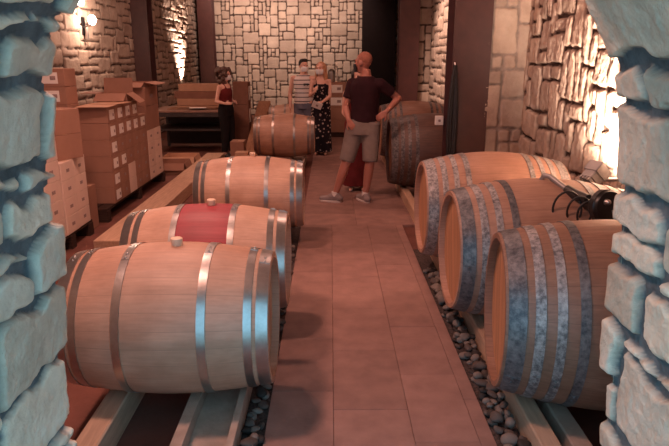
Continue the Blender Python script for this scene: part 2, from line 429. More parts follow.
# walls
coursed = [(3, 1), (4, 2), (5, 2), (3, 2), (4, 1), (2, 1), (5, 1)]
rubble = [(2, 2), (3, 2), (2, 3), (3, 3), (1, 1), (2, 1), (1, 2), (3, 2), (4, 3), (1, 1), (2, 2)]
stone_wall('wall_back', XR-XL, ZC, .118, rubble, .018, .028, .03, .010, .003, 5, lambda u, v, h: (XL+u, YB-h, v), [M['stone_back'], M['mortar_in']],
           MB().box((XL-.3, YB+.02, -.2), (XR+.3, YB+.3, ZC)), warp=.16, edge=.014)
stone_wall('wall_left', 12.3, ZC, (.14, .125), coursed, .022, .022, .04, .020, .008, 8, lambda u, v, h: (XL+h, 6.5+u, v), [M['stone_in'], M['mortar_in']],
           MB().box((XL-.3, YF, -.2), (XL-.01, YB, ZC)), warp=.2, edge=.014, rscale=9)
stone_wall('wall_right', 4.75, ZC, (.13, .14), [(1, 2), (2, 2), (2, 1), (1, 3), (2, 3), (3, 2), (1, 2)], .013, .026, .038, .022, .014, 14, lambda u, v, h: (XR-h, 1.75+u, v), [M['stone_in'], M['mortar_in']],
           MB().box((XR+.01, YF, -.2), (XR+.3, YB, ZC)), warp=.22, edge=.014, rscale=9, stretch=1.5)
stone_wall('trim_1', .42, ZC, (.13, .15), [(2, 2), (1, 2), (2, 3), (3, 2), (2, 1), (1, 1)], .010, .028, .02, .008, .004, 21, lambda u, v, h: (1.60+u, 6.42-h, v), [M['stone_pier'], M['mortar_pier']],
           MB().box((1.62, 6.43, -.1), (XR+.02, 6.82, ZC)), warp=.14, edge=.012)
stone_wall('wall_right_far', 5.8, ZC, (.14, .13), coursed, .026, .026, .04, .022, .008, 17, lambda u, v, h: (XR-h, 6.8+u, v), [M['stone_in'], M['mortar_in']], warp=.2, edge=.014)
stone_wall('trim_2', .40, ZC, (.14, .16), [(2, 2), (1, 2), (2, 1), (3, 2)], .016, .03, .02, .008, .004, 23, lambda u, v, h: (1.70+u, 12.6-h, v), [M['stone_in'], M['mortar_in']],
           MB().box((1.72, 12.61, -.1), (XR+.02, 13.0, ZC)), warp=.12, edge=.014)
stone_wall('wall_right_end', 5.6, ZC, (.14, .13), coursed, .035, .028, .04, .025, .008, 19, lambda u, v, h: (XR-h, 13.2+u, v), [M['stone_in'], M['mortar_in']], warp=.2, edge=.014)
# front wall with the arch the camera looks through
RA, ZS = .832, 1.36
def prof(n=60):
    P = []
    for z in np.linspace(-.1, ZS, 24): P.append((-(RA + .08*((ZS-z)/ZS)**1.2), z))
    for a in np.linspace(PI, 0, 40)[1:-1]: P.append((RA*math.cos(a), ZS + RA*math.sin(a)))
    for z in np.linspace(ZS, -.1, 24): P.append(((RA + .08*((ZS-z)/ZS)**1.2), z))
    return P
PR = prof(); PRn = np.array(PR)
seg = np.hypot(*np.diff(PRn, axis=0).T); arc = np.concatenate([[0], np.cumsum(seg)])
tan = np.gradient(PRn, arc, axis=0); tan /= np.linalg.norm(tan, axis=1)[:, None]
nrm = np.stack([tan[:, 1], -tan[:, 0]], 1)     # points into the opening
def archfn(u, v, h):
    px = np.interp(u, arc, PRn[:, 0]); pz = np.interp(u, arc, PRn[:, 1]); nx = np.interp(u, arc, nrm[:, 0]); nz = np.interp(u, arc, nrm[:, 1])
    px = px + (.022*np.clip(px/.5, 0, 1) + .012*np.clip(-px/.5, 0, 1))*np.clip((1.75-pz)/.5, 0, 1)
    return px + nx*h, .93 + v, pz + nz*h
fw = MB()
def outer(x, z):
    if abs(x) < 1e-6: return (0, ZC)
    if z < ZS: return (XL-.3 if x < 0 else XR+.3, z)
    dx, dz = x, z-ZS; t = min(((XL-.3) if x < 0 else (XR+.3))/dx, (ZC-ZS)/max(dz, 1e-6)); return (dx*t, ZS+dz*t)
for y, off in ((.93, .0), (1.72, .02)):
    vs = []
    for (x, z), n in zip(PR, nrm): vs.append((x - n[0]*off, y, z - n[1]*off)); o = outer(x, z); vs.append((o[0], y, o[1]))
    fw.add(vs, [(2*i, 2*i+1, 2*i+3, 2*i+2) for i in range(len(PR)-1)])
fw.box((XL-.3, .93, ZC-.9), (XL-.1, 1.72, ZC+.2)); fw.box((XR+.1, .93, ZC-.9), (XR+.3, 1.72, ZC+.2)); fw.box((XL-.3, .93, ZC-.02), (XR+.3, 1.76, ZC+.2))
fw.box((XL-.3, .94, -.2), (XL-.1, 1.76, ZC)); fw.box((XR+.1, .94, -.2), (XR+.3, 1.76, ZC))
struct('wall_front', fw, [M['plaster']])
stone_wall('trim_3', float(arc[-1]), .81, (.06, .105), [(3, 3), (4, 3), (4, 4), (3, 4), (2, 3), (5, 4), (3, 2), (4, 4), (4, 5)], .0062, .036, .034, .007, .006, 47, archfn, [M['stone_out'], M['mortar_out']],
           warp=.55, edge=.012, rscale=7, end_fold=True, jag=.04)
# steel columns (H sections)
def column(x0, x1, y0, name='column', black=False):
    b = MB(); b.box((x0, y0, -.05), (x1, y0+.025, ZC)); b.box((x0, y0+.375, -.05), (x1, y0+.40, ZC)); xm = (x0+x1)/2
    b.box((xm-.012, y0+.025, -.05), (xm+.012, y0+.375, ZC)); b.box((x0-.04, y0-.04, -.05), (x1+.04, y0+.44, -.005))
    return struct(name, b, [M['steel_black' if black else 'steel_dark']])
column(1.245, 1.625, 6.40); column(1.35, 1.735, 12.40); column(.93, 1.88, 18.35, black=True)
column(-3.92, -3.56, 12.5); column(-3.78, -3.36, 18.3)

# ------------------------------------------------------------------ barrels
def barrel(label, loc, L, R, r, hoops, wood_m, head_m, hoop_m, nst=28, band=None, group=None, bung_at=0.02, yaw=0., roll=0.):
    root = thing('wine_barrel', label, 'barrel', (loc[0], loc[1], loc[2]-R), (0, 0, yaw), group)
    rad = lambda x: R - (R-r)*(abs(x)/(L/2))**1.9
    xs = list(np.linspace(-L/2, L/2, 33)); seg = nst*3
    b = MB(); V = []; F = []
    if band: xs = sorted(set(xs + [-band, band]))
    def ring(x, rr, g=.0016):
        o = len(V)
        for k in range(seg):
            a = 2*PI*k/seg + PI/seg*0; q = rr - (g if k % 3 == 0 else 0)
            V.append((x, q*math.sin(a), R + q*math.cos(a)))
        return o
    rows = [ring(x, rad(x)) for x in xs]
    mi = []
    for i in range(len(rows)-1):
        xm = (xs[i]+xs[i+1])/2
        for k in range(seg):
            F.append((rows[i]+k, rows[i]+(k+1) % seg, rows[i+1]+(k+1) % seg, rows[i+1]+k)); mi.append(1 if band and abs(xm) < band else 0)
    for s in (-1, 1):                                   # chime: rim thickness and inside of the rim
        a0 = rows[0] if s < 0 else rows[-1]
        r1 = ring(s*(L/2), r-.024, 0); r2 = ring(s*(L/2-.045), r-.02, 0)
        for A, B in ((a0, r1), (r1, r2)):
            for k in range(seg): F.append((A+k, A+(k+1) % seg, B+(k+1) % seg, B+k)); mi.append(0)
    o = len(V); b.add(V, F); b.m = mi
    body = part('staves', b, [wood_m, M['red_stain']] if band else [wood_m], root, True, 50)
    body.data.transform(Matrix.Translation((0, 0, -R))); body.location.z = R       # object axis runs through the barrel's axis
    for s in (-1, 1):
        h = MB(); n = 40; x = s*(L/2-.038)
        h.add([(x, (r-.019)*math.cos(2*PI*k/n), (r-.019)*math.sin(2*PI*k/n)) for k in range(n)] + [(x-s*.02, (r-.019)*math.cos(2*PI*k/n), (r-.019)*math.sin(2*PI*k/n)) for k in range(n)],
              [tuple(range(n)), tuple(range(n, 2*n))] + [(k, (k+1) % n, n+(k+1) % n, n+k) for k in range(n)])
        part('head', h, [head_m], root, False, loc=(0, 0, R), rot=(.3*s+roll, 0, 0))
    for hi, (c, wd) in enumerate(hoops):
        hm = hoop_m[hi] if isinstance(hoop_m, list) else hoop_m
        for s in (-1, 1):
            h = MB(); n = 72; V = []; F = []
            xs2 = np.linspace(c-wd/2, c+wd/2, 4)
            prof = [(x, rad(x)+.0005) for x in xs2] + [(x, rad(x)+.0042) for x in xs2[::-1]]
            for x, q in prof:
                for k in range(n): a = 2*PI*k/n; V.append((s*x, q*math.sin(a), q*math.cos(a)))
            np_ = len(prof)
            for i in range(np_):
                j = (i+1) % np_
                for k in range(n): F.append((i*n+k, i*n+(k+1) % n, j*n+(k+1) % n, j*n+k))
            h.add(V, F)
            # riveted lap
            a0 = random.uniform(-.45, .25) if hm in (M['hoop'], M['hoop_brown']) else random.uniform(-2.4, -1.6)
            lap = MB(); V = []; m_ = 6
            for q0 in (.004, .0062):
                for x in (c-wd/2+.001, c+wd/2-.001):
                    for k in range(m_+1): a = a0 + .16*k/m_/ (R/.35); q = rad(x)+q0; V.append((s*x, q*math.sin(a), q*math.cos(a)))
            g = m_+1
            h.add(V, [(2*g+k, 2*g+k+1, 3*g+k+1, 3*g+k) for k in range(m_)] + [(k, 2*g+k, 3*g+k, g+k) for k in (0, m_)] + [(k, k+1, 2*g+k+1, 2*g+k) for k in range(m_)] + [(g+k, 3*g+k, 3*g+k+1, g+k+1) for k in range(m_)])
            for k in (.035, .125):
                a = a0+k/(R/.35); q = rad(c)+.006
                h.ell((s*c, q*math.sin(a), q*math.cos(a)), (.006, .006, .006), 8, 5)
            part('hoop', h, [hm], root, True, 40, loc=(0, 0, R))
    if bung_at is not None:
        g = MB(); g.loft([(0, 0, -.012, .021, .021), (0, 0, .004, .024, .024), (0, 0, .02, .028, .028), (0, 0, .032, .027, .027), (0, 0, .035, .022, .022)], 18)
        part('bung', g, [M['bung']], root, loc=(bung_at, 0, 2*R-.001))
    return root
H3 = [(.447, .05), (.385, .034), (.165, .036)]
B_ = dict(L=.95, R=.345, r=.285)
G_ = 'pale barrels on the left rails'
barrel('clean pale oak wine barrel nearest the camera on the left rails', (-.728, 2.69, .455), .92, .355, .305, [(.432, .05), (.372, .034), (.180, .036)], M['oak'], M['head_new'], M['hoop'], group=G_, bung_at=.02)
barrel('oak wine barrel with a wine-red stained middle band', (-.735, 3.57, .445), **B_, hoops=H3, wood_m=M['oak_pale'], head_m=M['head_new'], hoop_m=M['hoop'], group=G_, band=.147)
barrel('pale oak wine barrel behind the red-banded one, third from the camera on the left', (-.72, 5.44, .445), **B_, hoops=H3, wood_m=M['oak_pale'], head_m=M['head_new'], hoop_m=M['hoop'], group=G_)
barrel('brown oak wine barrel in front of the man in the striped top', (-.73, 9.80, .445), **B_, hoops=H3, wood_m=M['oak'], head_m=M['head_new'], hoop_m=M['hoop_brown'], group=G_, bung_at=None)
barrel('farthest pale barrel on the left, half hidden behind the brown one', (-.70, 11.95, .445), **B_, hoops=H3, wood_m=M['oak_pale'], head_m=M['head_new'], hoop_m=M['hoop_brown'], group=G_, bung_at=None)
H4 = [(.484, .070), (.398, .040), (.318, .036), (.232, .038)]
T_ = dict(L=1.06, R=.43, r=.352, hoops=H4, nst=34, group='old large barrels on the right rails')
barrel('large aged barrel with blue-grey hoops nearest the camera on the right rails', (1.285, 2.565, .515), **T_, wood_m=M['oak_old'], head_m=M['head_old'], hoop_m=[M['hoop_zinc'], M['hoop_galv'], M['hoop_galv'], M['hoop_zinc']], bung_at=.02, yaw=-.13)
barrel('large aged barrel with the steel wand in its bunghole', (1.245, 3.53, .52), **T_, wood_m=M['oak_old2'], head_m=M['head_old'], hoop_m=[M['hoop_zinc'], M['hoop_galv'], M['hoop_galv'], M['hoop_zinc']], bung_at=None)
barrel('large pale aged barrel in front of the dark steel column, third on the right rails', (1.228, 4.61, .52), **T_, wood_m=M['oak_old2'], head_m=M['head_old'], hoop_m=M['hoop_galv'], bung_at=None)
T_.update(R=.455, r=.38)
barrel('dark dirty barrel standing right behind the bald man', (1.235, 7.40, .545), **T_, wood_m=M['oak_dark'], head_m=M['head_old'], hoop_m=M['hoop_dark'], bung_at=None)
barrel('farthest barrel of the right row, top seen above the dark dirty one', (1.30, 9.6, .545), **T_, wood_m=M['oak_old'], head_m=M['head_old'], hoop_m=M['hoop_dark'], bung_at=None)
# ------------------------------------------------------------------ rails
def rail(label, x0, x1, y0, y1, z1, m, group='rails that carry the barrels', chan=None):
    b = MB()
    if chan is None: b.box((x0, y0, -.03), (x1, y1, z1), bev=.006)
    else:
        t0, t1, zf = chan
        b.box((x0, y0, -.03), (x0+t0, y1, z1)); b.box((x1-t1, y0, -.03), (x1, y1, z1)); b.box((x0+t0, y0, -.03), (x1-t1, y1, zf))
    o = link('barrel_rail', b.mesh('barrel_rail', [m], False), label=label, category='rail', group=group); return o
rail('pale wooden rail under the left ends of the left barrels', -1.06, -.955, 1.8, 10.3, .112, M['rail_wood'])
rail('shallow concrete trough rail beside the left pebble strip', -.665, -.405, 1.8, 10.3, .10, M['rail_concrete'], chan=(.05, .03, .03))
rail('short pale rail under the left end of the farthest left barrel', -1.06, -.955, 11.5, 12.5, .116, M['rail_wood'])
rail('short pale rail under the right end of the farthest left barrel', -.50, -.405, 11.5, 12.5, .112, M['rail_wood'])
rail('brown wooden rail next to the right pebble strip', .86, .945, 1.8, 11.0, .113, M['rail_wood'])
rail('pale concrete rail just inside the brown one under the right barrels', 1.0, 1.085, 1.8, 6.2, .095, M['rail_concrete'])
rail('concrete rail under the wall ends of the right barrels', 1.50, 1.62, 1.8, 6.3, .095, M['rail_concrete'])
rail('wide pale empty beam running along the stacked cartons', -2.05, -1.76, 5.05, 10.1, .12, M['rail_wood'])
# ------------------------------------------------------------------ pebbles
random.seed(11)
pm = []
for k in range(9):
    b = MB(); b.ell((0, 0, 0), (1, 1, 1), 12, 8)
    rg = np.random.RandomState(k); A = rg.randn(4, 3); ph = rg.rand(4)*6
    vs = []
    for v in b.v:
        v = np.array(v); f = 1 + sum(.09*math.sin(1.6*float(a @ v)+q) for a, q in zip(A, ph)); vs.append(tuple(v*f))
    b.v = vs
    pm.append(b.mesh('pebble', [M[('pebble', 'pebble2', 'pebble3')[k % 3]]], True))
gb = MB()
gb.box((-.405, 1.8, -.03), (-.30, 6, -.012)); gb.box((.73, 1.8, -.03), (.86, 5.2, -.012))
go = link('gravel', gb.mesh('gravel', [M['grit']], False), kind='stuff', label='dark fine grit bed under the pebbles beside the path', category='gravel')
def pebbles(x0, x1, y0, y1, n, label, group, z=-.008, dens=None):
    placed = []; tries = 0
    while len(placed) < n and tries < 9000:
        tries += 1
        y = y0 + (y1-y0)*random.random()**(dens or 1); x = random.uniform(x0, x1); s = random.uniform(.018, .040)
        lay = 0
        for q in placed:
            d = math.hypot(q[0]-x, q[1]-y)
            if d < (q[2]+s)*.82: lay = max(lay, q[3]+1)
        if lay > 1 or x-s*.9 < x0-.006 or x+s*.9 > x1+.006: continue
        placed.append((x, y, s, lay))
        ab = random.uniform(.75, 1); hh = random.uniform(.5, .72)
        o = link('pebble', random.choice(pm), None, (x, y, z + s*hh*.9 + lay*.026), (random.uniform(-.25, .25), random.uniform(-.25, .25), random.uniform(0, 6.3)), label=label, category='pebble', group=group)
        o.scale = (s*1.08, s*ab, s*hh)
pebbles(.735, .858, 1.95, 4.6, 150, 'rounded grey pebble in the strip between the path and the right barrels', 'pebbles right of the path', dens=1.15)
pebbles(-.405, -.302, 2.0, 5.2, 90, 'rounded grey pebble in the narrow strip between the left barrels and the path', 'pebbles left of the path', dens=1.3)

# ------------------------------------------------------------------ cartons
def carton_meshes(key, sx, sy, sz, body, lab):
    """sx depth (X), sy along the aisle (Y), sz height; the printed end faces +X"""
    b = MB().box((-sx/2, -sy/2, 0), (sx/2, sy/2, sz), bev=.004)
    flap = MB().box((-sx/2+.004, -.003, sz-.0005), (sx/2-.004, .003, sz+.0012), 0).box((-.0, -.025, sz), (sx/2-.005, .025, sz+.0018), 1)
    out = dict(body=b.mesh('carton_body', [body], False), tape=flap.mesh('tape', [M['print'], M['tape']], False), label=None, z=sz)
    if lab == 'paper':
        l = MB().box((sx/2, -sy*.27, sz*.18), (sx/2+.0025, sy*.27, sz*.80), 0).box((sx/2+.0025, sy*.08, sz*.38), (sx/2+.004, sy*.2, sz*.55), 1)
        out['label'] = l.mesh('paper_label', [M['paper'], M['print']], False)
    elif lab == 'front':
        l = MB().box((-sx*.27, -sy/2-.0025, sz*.18), (sx*.27, -sy/2, sz*.80), 0).box((sx*.02, -sy/2-.004, sz*.38), (sx*.2, -sy/2-.0025, sz*.6), 1)
        out['label'] = l.mesh('paper_label', [M['paper'], M['print']], False)
    elif lab == 'print':
        l = MB().box((sx/2, -sy*.12, sz*.4), (sx/2+.0015, sy*.1, sz*.58), 0)
        out['label'] = l.mesh('printed_mark', [M['print']], False)
    return out
CM = {}
def carton(label, x, y, z, size, body='carton', lab=None, rz=0, group=None):
    key = (size, body, lab)
    if key not in CM: CM[key] = carton_meshes(key, *size, M[body], lab)
    m = CM[key]
    t = thing('carton', label, 'carton', (x, y, z), (0, 0, rz), group)
    link('carton_body', m['body'], t); link('tape', m['tape'], t)
    if m['label'] is not None: link('paper_label' if lab != 'print' else 'printed_mark', m['label'], t)
    return t
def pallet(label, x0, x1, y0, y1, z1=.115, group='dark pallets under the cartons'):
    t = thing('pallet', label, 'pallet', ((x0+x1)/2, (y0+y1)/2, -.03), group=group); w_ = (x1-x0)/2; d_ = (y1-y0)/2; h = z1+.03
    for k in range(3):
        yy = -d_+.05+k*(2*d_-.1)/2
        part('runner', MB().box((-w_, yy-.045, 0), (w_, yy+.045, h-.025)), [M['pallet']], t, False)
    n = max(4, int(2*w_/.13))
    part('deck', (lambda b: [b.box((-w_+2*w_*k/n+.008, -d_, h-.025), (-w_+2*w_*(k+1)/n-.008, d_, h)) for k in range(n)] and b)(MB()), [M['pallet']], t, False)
ORD = ['top', 'second from top', 'third from top', 'fourth from top', 'fifth from top', 'sixth from top', 'seventh from top', 'eighth from top', 'bottom']
NTH = ['nearest', 'second', 'third', 'fourth', 'farthest']
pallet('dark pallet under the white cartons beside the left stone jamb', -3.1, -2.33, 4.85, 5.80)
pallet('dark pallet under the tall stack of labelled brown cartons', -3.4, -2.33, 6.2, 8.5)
ZP = .115
# stack A: white cartons
for k in range(6): carton(f'white carton, {ORD[k]} in the tall white column beside the left stone jamb', -2.50, 5.05, ZP+.172*(5-k), (.33, .30, .17), 'carton_white', 'print', group='white cartons in the left stacks')
for k in range(4):
    carton(f'white carton, {ORD[k] if k < 3 else "bottom"} of four, under the near turned brown cartons', -2.495, 5.36, ZP+.162*(3-k), (.33, .28, .16), 'carton_white', 'print', group='white cartons in the left stacks')
    carton(f'white carton, {ORD[k] if k < 3 else "bottom"} of four, beside the small brown carton', -2.50, 5.635, ZP+.162*(3-k), (.33, .25, .16), 'carton_white', 'print', group='white cartons in the left stacks')
z0 = ZP+.162*4
carton('turned brown carton standing on the white cartons, lower of two', -2.50, 5.50, z0, (.34, .36, .22), 'carton', None, rz=-.42)
carton('turned brown carton with a taped lid, upper of two on the white cartons', -2.50, 5.50, z0+.222, (.34, .36, .22), 'carton', 'front', rz=-.42)
carton('small brown carton low in the gap between white and brown stacks', -2.52, 6.0, -.03, (.26, .2, .44), 'carton', None)
# column behind
for k in range(8): carton(f'brown carton with white label, {ORD[k] if k < 7 else "bottom"} of the tall column behind the stacks', -2.80, 6.40, ZP+.178*(7-k)+.0, (.30, .28, .176), 'carton', 'front', group='brown cartons in the rear column')
for k in range(7): carton(f'plain brown carton, {ORD[k] if k < 6 else "bottom"} of the column nearest the left stone wall', -3.16, 6.42, ZP+.2*(6-k), (.34, .30, .198), 'carton', None, group='plain brown cartons by the left wall')
# stack B
yb = [6.45, 6.72, 6.98, 7.24, 7.50, 7.80]
for c in range(5):
    ym = (yb[c]+yb[c+1])/2; sy = yb[c+1]-yb[c]-.004
    for r in range(6):
        if c == 4 and r in (0,): continue
        z = ZP + .172*(5-r)
        lab = 'paper'; body = 'carton'
        if r >= 2 and c >= 1: lab = 'print'
        if (c, r) in ((1, 3),): lab = 'paper'
        if c == 2 and r in (4, 5) : body = 'carton_white'; lab = None
        nm = f"{'white' if body == 'carton_white' else 'brown'} carton{' with white label' if lab == 'paper' else ''}, {ORD[r] if r < 5 else 'bottom'} in the {NTH[c]} column of the labelled stack"
        carton(nm, -2.33-.165, ym, z, (.33, round(sy, 3), .170), body, lab, group='cartons of the labelled brown stack')
# stack C: white base, two tall brown cartons
for c in range(2):
    for r in range(4):
        carton(f"white carton, {ORD[r] if r < 3 else 'bottom'} of four in the {('nearer', 'farther')[c]} column under tall brown cartons", -2.33-.165, 7.965+c*.31, ZP+.158*(3-r), (.33, .30, .156), 'carton_white', 'print', group='white cartons under the tall brown ones')
carton('tall plain brown carton on the white columns, lower one', -2.50, 8.11, ZP+.158*4, (.34, .58, .30), 'carton', None)
carton('tall brown carton with loose top flaps, highest of its stack', -2.50, 8.11, ZP+.158*4+.302, (.34, .58, .24), 'carton', 'print')
# open carton with raised flaps
def open_carton(label, loc, sx, sy, sz, rz=0, flaps=(1.2, 1.9, 1.9, 1.3), fl=.16, body='carton'):
    t = thing('open_carton', label, 'carton', loc, (0, 0, rz)); th = .004
    b = MB(); b.box((-sx/2, -sy/2, 0), (sx/2, sy/2, th))
    b.box((-sx/2, -sy/2, 0), (-sx/2+th, sy/2, sz)); b.box((sx/2-th, -sy/2, 0), (sx/2, sy/2, sz)); b.box((-sx/2, -sy/2, 0), (sx/2, -sy/2+th, sz)); b.box((-sx/2, sy/2-th, 0), (sx/2, sy/2, sz))
    part('carton_body', b, [M[body]], t, False)
    for i, (ax, ay, w_) in enumerate(((0, -sy/2, sx), (sx/2, 0, sy), (0, sy/2, sx), (-sx/2, 0, sy))):
        f = MB().box((-w_/2+.004, 0, 0), (w_/2-.004, fl, th))
        part('flap', f, [M[body]], t, False, loc=(ax, ay, sz-.003), rot=Euler((flaps[i]-PI/2, 0, (PI, -PI/2, 0, PI/2)[i]), 'XYZ'))
    return t
open_carton('open brown carton with raised flaps on top of the labelled stack', (-2.52, 7.30, ZP+.172*6+.002), .34, .36, .10, .1, (1.1, .9, 2.9, 1.6), .17)
open_carton('open brown carton with low flaps on the highest tall carton', (-2.50, 8.11, ZP+.158*4+.546), .33, .5, .05, 0, (1.2, 1.4, 1.5, 1.5), .15)
def sheet(label, loc, sx, sy, rz, tilt=0, tx=0, m='carton_light', group='loose cardboard sheets'):
    o = link('cardboard_sheet', MB().box((-sx/2, -sy/2, 0), (sx/2, sy/2, .006)).box((-sx/2+.02, -.003, .006), (sx/2-.02, .003, .0075)).mesh('cardboard_sheet', [M[m]], False), None, loc, (tx, tilt, rz), label=label, category='cardboard', group=group); return o
zt = ZP+.172*6
sheet('loose cardboard sheet lying across the near top of the labelled stack', (-2.47, 6.58, zt+.002), .34, .42, .1)
sheet('loose cardboard sheet on top of the labelled stack in front of the open carton', (-2.44, 6.90, zt+.009), .32, .36, -.15)
# low trays on the floor by the table
for (x, y, z, l) in ((-2.42, 9.15, -.03, 'brown open tray carton on the floor right behind the tall stack'), (-2.40, 9.75, -.03, 'light open tray carton on the floor below the dark table')):
    open_carton(l, (x, y, z), .5, .45, .17, .05, (.5, .35, .4, .5), .11, 'carton' if y < 9.5 else 'carton_light')
t = thing('black_pouch', 'small black pouch on the low tray carton beside the tall stack', 'pouch', (-2.58, 9.0, .145))
part('bag', MB().ell((0, 0, .03), (.06, .05, .032), 12, 8), [M['black']], t); part('strap', MB().tube([(-.04, 0, .05), (-.02, .01, .085), (.02, 0, .085), (.04, 0, .05)], .006), [M['rubber']], t)
# dark table with flattened cardboard
t = thing('work_table', 'dark metal table with a lower shelf in front of the left wall', 'table', (-2.54, 11.5, -.03))
part('tabletop', MB().box((-.68, -.55, .735), (.68, .55, .77), bev=.006), [M['table_top']], t, False)
part('shelf', MB().box((-.66, -.53, .41), (.66, .53, .44)), [M['table']], t, False)
part('back_panel', MB().box((-.66, .50, .05), (.66, .53, .735)), [M['table']], t, False)
part('apron', MB().box((-.66, -.54, .66), (.66, -.52, .735)), [M['table']], t, False)
for sx in (-1, 1):
    for sy in (-1, 1): part('leg', MB().box((sx*.63-.025, sy*.5-.025, 0), (sx*.63+.025, sy*.5+.025, .735)), [M['table']], t, False)
for k in range(5): sheet(f'flattened carton in the pile on the dark table, {["bottom", "second from bottom", "middle", "second from top", "top"][k]} one', (-2.52+.03*k, 11.6+.02*(k % 2), .741+.009*k), .9, .8, .05*(-1)**k, m='sheet', group='flattened cartons on the table')
for k in range(3):
    carton(f'flat wide brown carton lying on the table pile, {("lowest", "middle", "highest")[k]}', -2.44+.03*(-1)**k, 11.74, .788+.13*k, (.85-.04*k, .5, .128), ('sheet', 'carton_dark')[k % 2], None, group='wide cartons on the table')
link('paper_note', MB().box((-.15, -.1, 0), (.15, .1, .003)).mesh('paper_note', [M['paper']], False), None, (-2.38, 11.12, .778), (0, 0, .2), label='sheet of white paper on the front edge of the dark table', category='paper')
# ------------------------------------------------------------------ far clutter
for k, s in enumerate((.40, .42, .42)):
    carton(f'dark brown carton, {("lowest", "middle", "highest")[k]} of the pile right of the woman in dark clothes', -1.67, 11.75, -.03+.415*k, (.28, .36, .413), 'carton_dark', 'paper', group='cartons beside the woman in dark clothes')
carton('plain light carton on the floor beside the left end of the brown far barrel', -1.40, 9.62, -.03, (.2, .2, .24), 'carton_light', None)
carton('brown carton right behind the plain light one by the far barrel', -1.52, 10.05, -.03, (.22, .3, .36), 'carton', None)
t = thing('plank', 'long brown plank leaning up beside the far left barrels', 'plank', (-1.36, 10.45, -.02))
v0 = Vector((-.02, 0, .04)); v1 = Vector((.02, 2.2, .80)); dr = (v1-v0); mp_ = Matrix.Translation(v0) @ dr.to_track_quat('Y', 'Z').to_matrix().to_4x4()
part('board', MB().box((-.12, 0, -.02), (.12, dr.length, .02), bev=.004, mtx=mp_), [M['plank']], t, False)
part('batten', MB().box((-.12, dr.length-.08, -.05), (.12, dr.length-.02, -.02), mtx=mp_), [M['plank']], t, False)
carton('closed carton holding up the far end of the leaning plank', -1.36, 12.75, -.03, (.3, .3, .72), 'carton', None)
pallet('dark pallet under the carton pile behind the woman in the floral dress', -.28, .36, 13.1, 13.7, .10)
for k in range(4): carton(f'brown carton{" with white label" if k < 2 else ""}, {ORD[k] if k < 3 else "bottom"} of the pile behind the floral dress', .13, 13.4, .10+.262*(3-k), (.46, .5, .26), 'carton', 'front' if k < 2 else None, group='cartons behind the floral dress')
t = thing('steel_dispenser', 'small shiny metal dispenser on the carton pile behind the couple', 'dispenser', (.02, 13.38, .10+.262*4))
part('tank', MB().loft([(0, 0, 0, .075, .075), (0, 0, .02, .08, .08), (0, 0, .22, .08, .08), (0, 0, .25, .05, .05), (0, 0, .27, .02, .02)], 20), [M['chrome']], t)
part('pipe', MB().tube([(.13, 0, 0), (.13, 0, .30), (.11, -.02, .33), (.06, -.03, .33)], .014), [M['chrome']], t); part('tap', MB().box((-.015, -.13, .05), (.015, -.07, .08), bev=.004), [M['chrome']], t)

# ------------------------------------------------------------------ lamps
def flood(label, loc, rz, aim, power, spot=1.7, size=.05, color=(1, .66, .47), cable=True, blend=.8):
    t = thing('wall_flood_lamp', label, 'lamp', loc, (0, 0, 0)); d = (Vector(aim)-Vector(loc)).normalized(); q = d.to_track_quat('Z', 'Y').to_matrix().to_4x4() @ Matrix.Scale(.72, 4)
    h = MB(); h.box((-.07, -.07, -.09), (.07, .07, .02), bev=.012, mtx=q)
    for k in range(4): h.box((-.065+.035*k, -.075, -.115), (-.05+.035*k, .075, -.085), mtx=q)
    part('housing', h, [M['alu']], t, False)
    part('lens', MB().box((-.055, -.055, .005), (.055, .055, .021), mtx=q), [M['bulb']], t, False)
    hd = MB()
    for bx in (((-.08, -.08, -.01), (.08, -.072, .09)), ((-.08, .072, -.01), (.08, .08, .09)), ((-.08, -.08, -.01), (-.072, .08, .09)), ((.072, -.08, -.01), (.08, .08, .09))): hd.box(*bx, mtx=q)
    part('hood', hd, [M['alu']], t, False)
    w_ = Vector((rz, 0, 0))
    part('bracket', MB().tube([tuple(d*-.05), tuple(d*-.05 + w_*.5), tuple(d*-.05 + w_)], .014), [M['alu']], t)
    if cable: part('cable', MB().tube([tuple(d*-.1), tuple(d*-.13 + w_*.3 + Vector((0, 0, -.08))), tuple(w_*.35 + Vector((0, 0, -.3))), tuple(w_*.45 + Vector((0, 0, -.6)))], .007), [M['rubber']], t)
    L = light('SPOT', tuple(Vector(loc)+d*.10), power, color, size, aim=aim, spot=spot, blend=blend, name='flood_light')
    return t
flood('silver flood lamp on a bracket lighting the right stone wall', (1.75, 3.97, .90), .26, (2.04, 4.08, 1.22), 560, 2.7, color=(1, .72, .56))
flood('small flood lamp shining up the left stone wall behind the dark table', (-3.72, 16.35, .92), -.18, (-3.93, 16.3, 2.3), 1700, 1.6, color=(1, .70, .56))
t = thing('wall_sconce', 'lit bracket lamp high on the left stone wall', 'lamp', (-3.85, 10.05, 2.12))
part('wall_plate', MB().box((-.04, -.07, -.14), (-.01, .07, .14), bev=.006), [M['steel_black']], t, False)
part('arm', MB().tube([(-.02, 0, -.02), (.08, -.03, .0), (.14, -.06, .08)], .014), [M['chrome']], t)
part('bulb', MB().ell((.15, -.06, .09), (.062, .062, .075), 18, 12), [M['bulb']], t)
part('stem', MB().tube([(.03, -.01, -.02), (.03, -.01, -.2)], .03), [M['chrome']], t)
light('POINT', (-3.58, 9.95, 2.22), 40, (1, .66, .5), .06, name='sconce_light')
t = thing('wall_sconce', 'lit lamp above the bracket lamp at the top of the left stone wall', 'lamp', (-3.85, 9.85, 2.46))
part('wall_plate', MB().box((-.04, -.06, -.08), (-.01, .06, .08), bev=.006), [M['steel_black']], t, False)
part('bulb', MB().ell((.07, -.03, .0), (.05, .05, .06), 18, 12), [M['bulb']], t)
